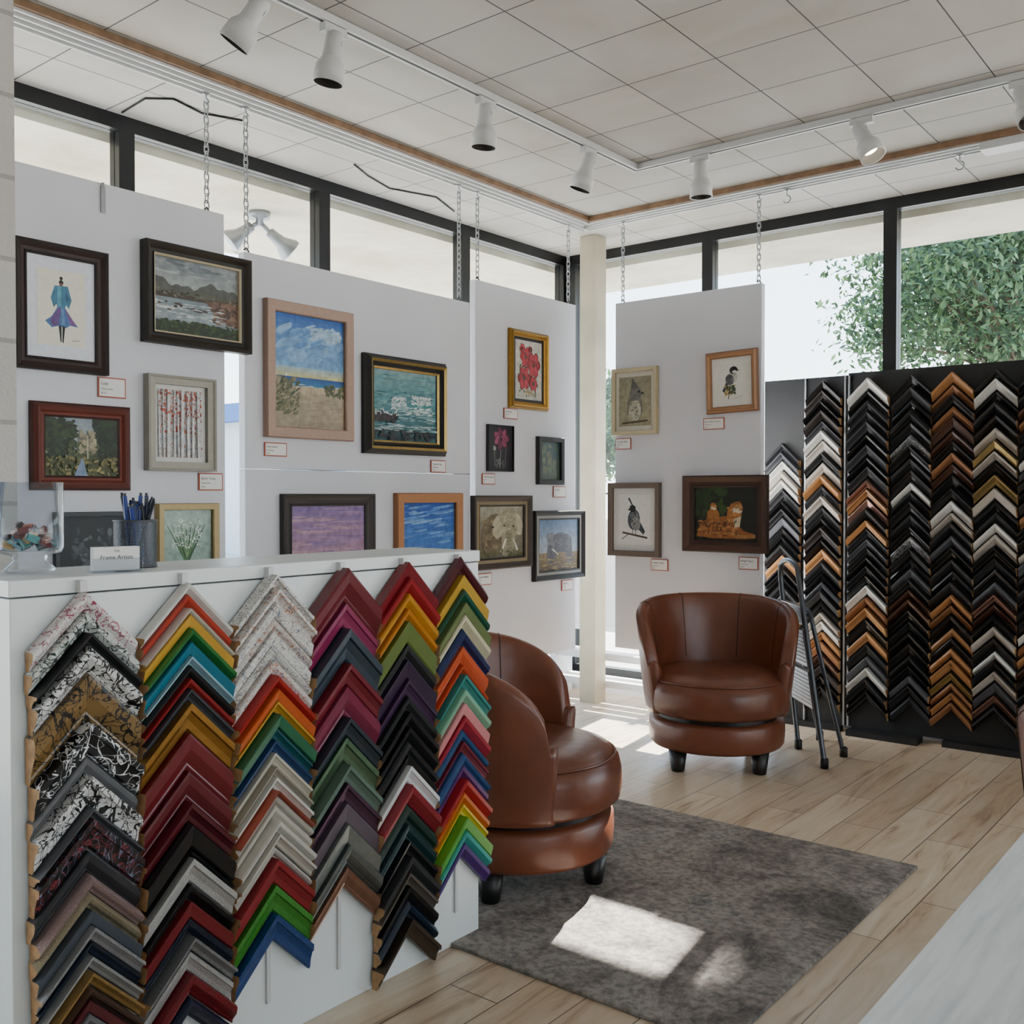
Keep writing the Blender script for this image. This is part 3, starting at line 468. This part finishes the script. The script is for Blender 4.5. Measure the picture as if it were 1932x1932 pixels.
def column(b,org,axis,normal,hw,lst,scale,seed=0,gap=1.0,d0=.02,d1=.038,lift=.006,vw=.003,dim=1.0):
    z=0; r=random.Random(seed)
    for c,px in lst:
        t=px*scale
        if c in SP: m,col=SP[c],(1,1,1,1)
        else:
            k=c[0] if c[0] in CT else 'd'; m=CT[k]; col=hx(c[-6:]); col=tuple(q*dim for q in col[:3])+(1,)
        o=Vector(org)-Vector((0,0,z)); dep=r.uniform(d0,d1)
        s=r.choice([0,1,2,3,0,2]) if t<.06 else r.choice([0,2])
        chevron(b,o+Vector(axis)*r.uniform(-vw,vw),axis,normal,hw-.003-r.uniform(0,vw),t,col,m,s,dep,lift,gap)
        z+=t
CX=-1.81
e=empty('sales_counter',(0,0,0))
b=MB(); b.box(-2.05,CX,.83,2.11,0,1.035,M['counter']); b.obj('body',parent=e,bevel=.002)
b=MB(); b.box(-2.075,CX+.003,.827,2.113,1.038,1.068,M['counter']); b.obj('top',parent=e,bevel=.002)
cols=[
 [('red',38),('green',38),('d101010',26),('white',52),('gold',92),('black',66),('d6b6b6d',34),('white',62),('d55565a',20),('bred',62),('d2a2b2e',45),('tb79a98',34),('tb5a88a',34),('d4b525c',30),('ta6a6a8',32),('g1c2638',25),('d9c9c9c',28),('tb08a4e',28),('d4c382c',26),('g5c2028',28),('d77777a',28),('d222222',30)],
 [('de0ded8',22),('gb83c2c',25),('de2ddd4',12),('gd6a23c',26),('g2e7a3a',24),('g1f6f86',28),('g9cc0cc',18),('d121214',25),('g9c2a2a',20),('d33363c',26),('xb0803a',58),('g6e1a22',74),('g621820',58),('g581620',40),('g0d0d0f',44),('g121214',20),('tc8c6c2',52),('t1a1a1c',30),('t8c1f28',34),('t20283c',34),('t8f9092',30),('tc4c4c2',42),('t8a1c26',44),('t1c2440',40)],
 [('lite',28),('lite2',28),('lite',28),('lite2',28),('lite',28),('lite',28),('lite2',28),('gb02828',26),('gc85a24',25),('gc8922e',25),('g2c6c4c',28),('g1f5c60',24),('g1c3c6a',26),('dcfc6b2',26),('da49b8c',20),('ddedad2',26),('gb8543c',6),('dd2ccc2',26),('dcfc8ba',26),('ddcd8ce',26),('dc8c2b6',26),('dd0ccc4',24),('g8c1c24',54),('t3f9a2c',58),('t1e4a8c',58)],
 [('g6a1a26',70),('g8a2450',48),('g2c3a44',68),('g741c28',45),('g7c2440',60),('g28323a',40),('x6d8a6a',52),('d5f7566',38),('x6a4c62',40),('d5e5058',40),('x9aa09c',40),('x7f8584',44),('xa07864',42)],
 [('g7a1620',30),('ga01c28',30),('gc88a28',30),('gc27a24',24),('g5c6c2c',44),('d101012',30),('g2c1a34',38),('g3a1e40',34),('d141416',28),('g1c1c1e',28),('g101012',28),('g2c2e30',28),('g0c0c0e',20),('de0e0e0',35),('g8f1a28',40),('g1c3a34',38),('g18383c',32),('g121416',30),('d2c2e30',30),('d5a5048',28),('g101012',30),('g16283c',30),('x5c5044',38)],
 [('g4e1622',38),('gc49a34',30),('g1a5240',26),('g6c7a4a',26),('dd6ccaa',30),('g1a2a58',36),('gcc5024',38),('gb84420',20),('g2c827c',30),('g8cc0a0',28),('gd88a8c',28),('ga82436',28),('g2c5c8c',25),('g7a2030',25),('g345c94',25),('g5c2c6c',28),('gb8242c',28),('gd86c20',25),('ge0c024',25),('g5ca83a',28),('g40b0a4',28),('g54307c',30)]]
ys=[.957,1.172,1.387,1.595,1.803,2.012]; ds=[1.86,2.03,2.2,2.36,2.52,2.69]; zs=[1.040,1.043,1.047,1.050,1.053,1.056]; kk=[1,1,.965,.97,.985,.91]
b=MB()
for i,(c,y,d) in enumerate(zip(cols,ys,ds)):
    column(b,(CX+.007,y,zs[i]),(0,1,0),(1,0,0),.107,c,d/1890*kk[i],i+3,gap=.95,dim=.82)
    b.box(CX,CX+.006,y-.005,y+.005,.09,1.03,M['plastic']); b.box(CX+.003,CX+.02,y-.007,y+.007,1.040,1.062,M['plastic'])
b.obj('frame_corner_samples_counter',parent=e)
e=empty('frame_sample_rack',(0,0,0))
b=MB(); b.box(-2.34,-1.885,5.12,5.16,.03,1.84,M['black']); b.box(-1.880,.4,5.12,5.16,.03,1.85,M['black'])
for x in (-1.893,-1.872,-2.105): b.box(x-.004,x+.004,5.105,5.12,.03,1.835,M['zinc'])
b.box(-1.85,-1.5,5.02,5.12,0.0,.03,M['black']); b.box(-2.3,-1.9,5.08,5.12,0.0,.03,M['black']); b.box(-1.4,.3,5.08,5.12,0,.03,M['black'])
b.obj('board',parent=e)
pal={'k':'g08080a','K':'d0f0f11','w':'gc8c6c0','W':'da89f94','t':'ga07044','T':'d845632','b':'g40261a','g':'d45464a','G':'d222226','s':'x8a8a88','p':'x9a7468','y':'x9a8454','B':'d241c19','z':'zig'}
rk=['GgwWwKkKgkkKtkkKgkKkgK','kBkBGwWKWtKWKkBktKkgKkWwtTbBkKkgKWw','wkKKGkGkKptpKtKgKkKkwTtktKgwKkKkTkK','kKkKkzkKkwKkKkzKkgKbbkKkkKkgKGKgkgkK','tTkTbbkTbkkwWKgkKkKtTktkttyTtTktktkT','kwkKkWyWkyWkKwWkKkgpbkWkwKWgpkgWpkgK','kKbTkKwgkKBtkkWgkKkKkwTtbkKgkKsKkwkt','wkKtTkgKwkKbBtkKgkKwsKkKtTbkKgkKkwk','kwKgtTkKwkKbBtkKgkKwsKkKtTbkKgkKkwk']
xs=[-2.222,-2.005,-1.771,-1.558,-1.363,-1.17,-.975,-.78,-.585]
b=MB()
for i,(s,x) in enumerate(zip(rk,xs)):
    lst=[]; z0=1.815 if i else 1.50
    n=30 if i else 21
    rr=random.Random(i+50)
    for k in range(n): lst.append((pal[s[k%len(s)]],rr.uniform(.042,.062)*1000))
    tot=sum(q for _,q in lst); room=(z0-.17)*1000-(0 if i else 250); f=room/tot
    column(b,(x,5.118,z0),(1,0,0),(0,-1,0),.098 if i!=2 else .105,lst,f/1000,i+40,gap=.76,d0=.02,d1=.045,lift=.012)
b.obj('frame_corner_samples',parent=e)
# ---------------------------------------------------------------- chairs
def chair(loc,face,legrot):
    e=empty('swivel_barrel_chair',loc)
    b=MB()
    b.lathe([(.001,.095),(.24,.095),(.292,.098),(.302,.112),(.306,.16),(.305,.205),(.297,.222),(.001,.222)],M['leather'],seg=64)
    b.obj('base',parent=e)
    b=MB(); b.lathe([(.27,.215),(.27,.262)],M['legs'],seg=48); b.obj('swivel_ring',parent=e)
    for k in range(4):
        a=legrot+math.pi/4+k*math.pi/2; x,y=.25*math.cos(a),.25*math.sin(a)
        b=MB(); b.lathe([(.001,0),(.027,0),(.029,.003),(.042,.095),(.001,.097)],M['legs'],c=(x,y,0),seg=20); b.obj('leg_%d'%(k+1),parent=e)
    R=Matrix.Rotation(face,4,'Z')
    b=MB()
    prof=[(.001,.43),(.15,.433),(.24,.428),(.278,.415),(.292,.40),(.297,.392),(.309,.385),(.318,.35),(.320,.30),(.312,.262),(.295,.248),(.001,.245)]
    b.lathe(prof,M['leather'],c=(0,0,0),seg=64)
    pts=[(.298*math.cos(2*math.pi*k/64),.298*math.sin(2*math.pi*k/64),.396) for k in range(64)]
    b.tube(pts,.0045,M['leather'],6,closed=True)
    o=b.obj('seat',parent=e); o.location=(.012*math.cos(face),.012*math.sin(face),0)
    b=MB(); NT=72; amax=math.radians(114); rows=[]
    for i in range(NT+1):
        t=-1+2*i/NT; th=t*amax; u=abs(t)
        zt=.50+.245*(1-u**4)**(1/2.1)-.02*u*u if u<1 else .48
        zb=.245; H=zt-zb
        ro=lambda z: .318+.058*((z-zb)/.5)**.8 if z>zb else .318
        th_=.056
        sec=[]
        for z in (zb,zb+.02,zb+H*.2,zb+H*.4,zb+H*.6,zb+H*.8,zt-.028): sec.append((ro(z),z))
        cr=ro(zt-.028)-th_/2
        for k in range(1,8):
            a=math.pi*k/8; sec.append((cr+math.cos(a)*th_/2,zt-.028+math.sin(a)*.028))
        for z in (zt-.028,zb+H*.8,zb+H*.6,zb+H*.4,zb+H*.2,zb+.02,zb): sec.append((ro(z)-th_-.012*math.sin(math.pi*min(1,(z-zb)/H)),z))
        ang=math.pi+th
        rows.append([R@Vector((r_*math.cos(ang),r_*math.sin(ang),z)) for r_,z in sec])
    b.grid(rows,M['leather'],closev=True)
    for idx,sg in ((0,-1),(NT,1)):
        base=rows[idx]; n=len(base)
        tang=R@Vector((-math.sin(math.pi+sg*amax),math.cos(math.pi+sg*amax),0))*sg
        prev=base
        for s_ in range(1,6):
            a=math.pi/2*s_/5; cur=[]
            for k in range(n):
                mid=(base[k]+base[n-1-k])/2
                cur.append(mid+(base[k]-mid)*math.cos(a)+tang*.03*math.sin(a))
            b.grid([prev,cur],M['leather'],closev=True); prev=cur
    b.obj('back_shell',parent=e)
    b=MB()
    for t in (-.62,-.22,.22,.62):
        i=int(round((t+1)/2*NT)); row=rows[i]; b.tube([p for p in row[4:18]],.0022,M['seam'],5)
    b.obj('seams',parent=e)
    return e
chair((-2.13,4.155,0),math.atan2(-4.17,2.12)+.10,math.atan2(.51,.86))
chair((-1.985,2.51,.012),math.radians(30),math.radians(64))
chair((-.155,2.555,0),math.radians(-10),.3)
def rugmat():
    m,nt,N,L,B=newmat('distressed_rug'); n=noise(N,L,3.2,9,rough=.78,dist=.6); r=ramp(N,L,n.outputs['Fac'],[(.36,hx('#57534f')),(.47,hx('#857c76')),(.56,hx('#9c958d')),(.66,hx('#68686a'))])
    n3=noise(N,L,55,3); r3=ramp(N,L,n3.outputs['Fac'],[(.35,(.5,.5,.5,1)),(.6,(1,1,1,1))]); mx=N.new('ShaderNodeMix'); mx.data_type='RGBA'; mx.blend_type='MULTIPLY'; mx.inputs[0].default_value=.9
    L.new(r.outputs[0],mx.inputs[6]); L.new(r3.outputs[0],mx.inputs[7]); L.new(mx.outputs[2],B.inputs['Base Color']); B.inputs['Roughness'].default_value=.95
    n2=noise(N,L,500,2); bump(N,L,B,n2.outputs['Fac'],.7,.004); return m
b=MB(); b.box(-3.1,-1.0,1.995,3.37,.0005,.011,rugmat()); b.obj('area_rug',bevel=.003)
# ---------------------------------------------------------------- step ladder
e=empty('folding_step_ladder',(0,0,0))
f1,f2=Vector((-1.698,4.354,.012)),Vector((-1.930,4.616,.012)); top=Vector((-1.965,4.575,.86)); wx=(f1-f2).normalized()
g1,g2=Vector((-1.705,4.606,.012)),Vector((-1.915,4.846,.012))
def arch(a,c,tp,hw):
    A=tp+wx*hw; C=tp-wx*hw; pts=[a,a+(A-a)*.5,a+(A-a)*.95]
    for k in range(1,8):
        t=math.pi*k/8; pts.append(tp+wx*hw*math.cos(t)+Vector((0,0,.05*math.sin(t)+.0)))
    pts+=[c+(C-c)*.95,c+(C-c)*.5,c]; return pts
b=MB(); b.tube(arch(f1,f2,top,.135),.0125,M['greytube'],10)
b.tube(arch(g1,g2,top+Vector((.06,.02,-.22)),.13),.011,M['greytube'],10)
for q in (f1,f2,g1,g2): b.lathe([(.001,-.012),(.018,-.012),(.018,.03),(.013,.034)],M['wire'],c=tuple(q),seg=12)
b.obj('frame',parent=e)
b=MB(); mid=(f1+f2)/2; rg=M['steel']
for t0,t1 in ((.28,.47),(.50,.69),(.72,.82)):
    a=mid+(top-mid)*t0; c=mid+(top-mid)*t1; hw=.14; nrm=wx.cross(c-a).normalized()*.012
    P_=[a-wx*hw,a+wx*hw,c+wx*hw*.95,c-wx*hw*.95]
    b.face([p-nrm for p in P_],rg); b.face([p+nrm for p in P_][::-1],rg)
    for k in range(4): b.face([P_[k]-nrm,P_[(k+1)%4]-nrm,P_[(k+1)%4]+nrm,P_[k]+nrm],rg)
    for s_ in range(1,9):
        q=a+(c-a)*s_/9
        for sg in (-1,1): b.tube([q-wx*hw*.9+nrm*1.1*sg,q+wx*hw*.9+nrm*1.1*sg],.002,M['greytube'],4)
b.obj('treads',parent=e)
b=MB()
for z in (.26,.10): b.box(-3.66,-2.5,4.98,5.02,z-.02,z+.02,M['white']); b.box(-3.66,-2.5,5.10,5.14,z-.02,z+.02,M['white'])
for x in (-3.66,-2.9,-2.5): b.box(x-.02,x+.02,4.97,5.15,0,.30,M['white'])
b.obj('low_window_shelf')
b=MB(); b.box(-3.70,-3.12,5.155,5.175,.42,1.06,M['white']); b.box(-3.70,-3.12,5.15,5.18,.385,.42,M['white']); b.box(-3.70,-3.12,5.15,5.18,1.06,1.075,M['white']); b.obj('window_board')
def tablemat():
    m,nt,N,L,B=newmat('white_woodgrain'); tc=N.new('ShaderNodeTexCoord'); mp=N.new('ShaderNodeMapping'); mp.inputs['Scale'].default_value=(14,1,1); L.new(tc.outputs['Object'],mp.inputs[0])
    n=noise(N,L,6,6,vec=mp.outputs[0],dist=.6); r=ramp(N,L,n.outputs['Fac'],[(.3,hx('#bcbfc4')),(.6,hx('#d4d6da'))]); L.new(r.outputs[0],B.inputs['Base Color']); B.inputs['Roughness'].default_value=.36; bump(N,L,B,n.outputs['Fac'],.15,.002); return m
b=MB(); tm=tablemat(); b.box(-.313,.55,.3,1.56,.72,.75,tm)
for x in (-.27,.47):
    for y in (.36,1.46): b.box(x,x+.05,y,y+.05,0,.72,M['white'])
b.box(-.27,.52,.38,.40,.64,.72,M['white']); b.box(-.27,.52,1.47,1.49,.64,.72,M['white']); b.obj('white_table',bevel=.002)
# ---------------------------------------------------------------- counter top items
CTZ=1.0682
e=empty('candy_jar',(-1.975,.945,CTZ))
b=MB(); b.lathe([(.001,.002),(.045,.002),(.047,.008),(.040,.016),(.03,.024),(.034,.034),(.058,.040),(.062,.05),(.062,.178),(.059,.178),(.059,.052),(.052,.044),(.001,.042)],M['clear'],seg=40); b.obj('glass',parent=e)
b=MB(); cc=['#1f6f70','#b0583a','#2f8a84','#3a2c2c','#c8a060','#7a3a3a','#246a8a']
random.seed(5)
for k in range(34):
    a=random.uniform(0,6.28); rr=.040*math.sqrt(random.random()); z=.052+random.uniform(0,.05)*(1-rr/.06)
    Q=Matrix.Translation((rr*math.cos(a),rr*math.sin(a),z))@Matrix.Rotation(random.uniform(0,3),4,(random.random(),random.random(),random.random()+.1))
    b.box(-.013,.013,-.007,.007,-.004,.004,VG,hx(random.choice(cc)),Q); b.box(-.017,.017,-.005,.005,-.001,.001,VG,hx('#888888'),Q)
b.obj('candies',parent=e)
e=empty('pen_cup',(-1.955,1.160,CTZ))
def meshmat():
    m,nt,N,L,B=newmat('wire_mesh'); tc=N.new('ShaderNodeTexCoord')
    sep=N.new('ShaderNodeSeparateXYZ'); L.new(tc.outputs['Object'],sep.inputs[0])
    at=N.new('ShaderNodeMath'); at.operation='ARCTAN2'; L.new(sep.outputs[1],at.inputs[0]); L.new(sep.outputs[0],at.inputs[1])
    outs=[]
    for src,mul in ((at.outputs[0],8.0),(sep.outputs[2],180.0)):
        a=N.new('ShaderNodeMath'); a.operation='MULTIPLY'; a.inputs[1].default_value=mul; L.new(src,a.inputs[0]); outs.append(a)
    res=[]
    for op in ('ADD','SUBTRACT'):
        s=N.new('ShaderNodeMath'); s.operation=op; L.new(outs[0].outputs[0],s.inputs[0]); L.new(outs[1].outputs[0],s.inputs[1])
        fr=N.new('ShaderNodeMath'); fr.operation='FRACT'; L.new(s.outputs[0],fr.inputs[0])
        lt=N.new('ShaderNodeMath'); lt.operation='LESS_THAN'; lt.inputs[1].default_value=.36; L.new(fr.outputs[0],lt.inputs[0]); res.append(lt)
    mxm=N.new('ShaderNodeMath'); mxm.operation='MAXIMUM'; L.new(res[0].outputs[0],mxm.inputs[0]); L.new(res[1].outputs[0],mxm.inputs[1])
    B.inputs['Base Color'].default_value=hx('#4b4f55'); B.inputs['Metallic'].default_value=.6; B.inputs['Roughness'].default_value=.4; L.new(mxm.outputs[0],B.inputs['Alpha']); return m
b=MB(); b.lathe([(.043,.004),(.044,.098)],meshmat(),seg=40); b.tube([(.044*math.cos(2*math.pi*k/32),.044*math.sin(2*math.pi*k/32),.099) for k in range(32)],.002,M['greytube'],6,closed=True); b.lathe([(.001,.001),(.044,.001),(.044,.006),(.001,.006)],M['greytube'],seg=32); b.obj('mesh_holder',parent=e)
b=MB(); random.seed(11)
for k in range(18):
    a=random.uniform(0,6.28); r0=.028*random.random(); r1=.036*random.random()+.006; L_=random.uniform(.122,.152)
    p0=Vector((r0*math.cos(a),r0*math.sin(a),.008)); a2=a+random.uniform(-.6,.6); p1=Vector((r1*math.cos(a2),r1*math.sin(a2),L_))
    c=hx(random.choice(['#16265c','#1b2f74','#101420','#20283c','#14328a'])); b.tube([p0,p1],.0046,VG,8,c); d=(p1-p0).normalized(); b.tube([p1,p1+d*.006],.003,VG,8,hx('#0e0e12')); b.tube([p1-d*.03+Vector((.005,0,0)),p1+Vector((.006,0,0))],.0013,VG,4,c)
b.obj('pens',parent=e)
e=empty('business_card_holder',(-1.865,1.062,CTZ)); e.rotation_euler=(0,0,math.pi/2-.25)
b=MB(); b.box(-.048,.048,-.022,-.019,.0,.028,M['clear']); b.box(-.048,.048,-.022,.022,0,.003,M['clear']); b.box(-.048,.048,.018,.022,0,.045,M['clear']); b.obj('holder',parent=e)
b=MB(); b.box(-.044,.044,-.014,.010,.004,.050,M['card']); b.obj('cards',parent=e)
text('THE',.006,e,(0,-.0146,.040),M['ink'],align='CENTER'); text('Frame Artists',.0115,e,(0,-.0146,.026),M['ink'],align='CENTER')
b=MB(); bl=glassmat('blue_film',(.35,.58,.98,1),.3)
b.box(-.03,.03,-.002,.002,0,.23,bl,M4=Matrix.Rotation(-.12,4,'X')); b.box(-.03,.03,-.02,.03,0,.003,M['clear']); b.obj('brochure_stand',(-2.035,.862,CTZ),math.radians(50))
# ---------------------------------------------------------------- exterior
GR=concmat('exterior_paving','#8f8c86','#b0aca4',.8)
b=MB(); b.box(-70,40,5.4,90,-.2,-.12,GR); b.box(-70,-3.9,-40,5.4,-.2,-.12,GR); b.box(-3.9,40,-40,-3.35,-.2,-.12,GR); b.box(4.15,40,-3.35,5.4,-.2,-.12,GR); b.obj('ground_exterior')
e=empty('exterior_floodlight',(-4.2,3.19,2.66))
b=MB(); b.lathe([(.001,0),(.055,0),(.055,-.03),(.02,-.035),(.02,-.07),(.001,-.07)],M['steel'],seg=20)
lens=simple('lamp_lens','#b4b8bc',.15)
for aim,off in (((-.3,-.5,-.5),(-.03,-.05,-.09)),((.25,.6,-.5),(.03,.06,-.11))):
    q=Vector(aim).normalized().to_track_quat('-Z','Y').to_matrix().to_4x4(); TT=Matrix.Translation(off)@q
    b.lathe([(.001,.03),(.025,.025),(.03,-.02),(.035,-.05),(.062,-.10),(.064,-.12)],M['steel'],M4=TT,seg=20); b.lathe([(.06,-.118),(.04,-.126),(.001,-.13)],lens,M4=TT,seg=20); b.tube([(0,0,-.05),off],.012,M['steel'],6)
b.obj('lamps',parent=e)
def foliage():
    m,nt,N,L,B=newmat('leaf_green'); at=N.new('ShaderNodeAttribute'); at.attribute_name='Col'; L.new(at.outputs['Color'],B.inputs['Base Color']); B.inputs['Roughness'].default_value=.7
    t=N.new('ShaderNodeBsdfTranslucent'); L.new(at.outputs['Color'],t.inputs[0]); x=N.new('ShaderNodeMixShader'); x.inputs[0].default_value=.2
    L.new(B.outputs[0],x.inputs[1]); L.new(t.outputs[0],x.inputs[2]); L.new(x.outputs[0],N['Material Output'].inputs[0]); return m
FO=foliage(); BK=simple('bark','#4a3d30',.9,var=.3)
def tree(name,loc,crowns,trunk,seed):
    r=random.Random(seed); b=MB()
    ztop=max(c[0][2] for c in crowns); low=crowns[0][0][2]
    b.tube([(0,0,-.15),(.1,0,low*.4),(0,.1,low*.8),(crowns[-1][0][0]*.4,0,ztop)],trunk,BK,10,r1=trunk*.3)
    greens=['#2c4028','#3a5230','#22351f','#466038','#52704a']
    for (C,R,flat,n,leaf,nc,sp_) in crowns:
        cl=[]
        for k in range(nc):
            u,v=r.uniform(-1,1),r.uniform(0,6.28); s=math.sqrt(1-u*u); q=r.uniform(.4,1)
            c=Vector((C[0]+R*q*s*math.cos(v),C[1]+R*q*s*math.sin(v),C[2]+R*flat*q*u)); cl.append(c)
            st=Vector((C[0]*.3,C[1]*.3,C[2]*.62)); b.tube([st,st+(c-st)*.5+Vector((0,0,.15)),c],trunk*.14,BK,5,r1=.006)
        for k in range(n):
            c=r.choice(cl); s=R*sp_; p=c+Vector((r.gauss(0,s),r.gauss(0,s),r.gauss(0,s*.7)))
            a=Vector((r.uniform(-1,1),r.uniform(-1,1),r.uniform(-1,1))).normalized(); w=a.orthogonal().normalized(); l=leaf*r.uniform(.6,1.4)
            b.face([p-a*l,p+w*l*.4,p+a*l,p-w*l*.4],FO,hx(r.choice(greens)))
    b.obj(name,loc)
tree('tree',(-2.8,13.9,0),[((.0,0,4.1),2.3,.72,38000,.05,150,.12),((.42,0,8.05),.5,1.5,5000,.12,60,.14),((2.05,0,8.0),2.15,.65,11000,.15,90,.08)],.22,3)  # upper crowns, hidden above the eave, added to block sun beyond the rug patch
tree('tree',(-15.0,22.0,0),[((0,0,3.0),2.2,.75,5000,.10,50,.13)],.16,9); tree('tree',(-11.5,19.0,0),[((0,0,2.4),1.4,.75,3000,.10,40,.13)],.12,10)
b=MB(); bw=simple('siding','#b9bcc0',.8,var=.05); b.box(-30,-19,14,26,-.15,2.9,bw); b.box(-30.3,-18.6,13.7,26.3,2.9,3.3,simple('blue_fascia','#2f5a9a',.6)); b.box(-18.99,-18.95,15,17,0.1,2.1,simple('shopfront','#5a7088',.2))
sl_=simple('siding_line','#8a8e92')
for k in range(12): b.box(-19,-18.97,14,26,.1+k*.22,.13+k*.22,sl_)
b.obj('distant_building')
# ---------------------------------------------------------------- light
w=bpy.data.worlds.new('World'); S.world=w; w.use_nodes=True; N=w.node_tree.nodes; L=w.node_tree.links; bg=N['Background']
tc=N.new('ShaderNodeTexCoord'); sp=N.new('ShaderNodeSeparateXYZ'); L.new(tc.outputs['Generated'],sp.inputs[0])
r_=ramp(N,L,sp.outputs[2],[(0,(.95,.98,1,1)),(.12,(.80,.92,1,1)),(.6,(.46,.67,1,1))]); L.new(r_.outputs[0],bg.inputs[0]); bg.inputs[1].default_value=6.6
sl=bpy.data.lights.new('sun','SUN'); sl.energy=62; sl.angle=.009; sl.color=(1,.95,.87); so=bpy.data.objects.new('sun',sl); S.collection.objects.link(so)
so.location=(-1,8,6); so.rotation_euler=Vector((.155,-1,-.695)).to_track_quat('-Z','Y').to_euler()
cam=bpy.data.cameras.new('camera'); cam.sensor_width=36; cam.lens=36*1890/1932; cam.clip_start=.02; co=bpy.data.objects.new('camera',cam); S.collection.objects.link(co)
co.location=(0,0,1.22); co.rotation_euler=(math.radians(90-.94),0,math.radians(38.7)); S.camera=co
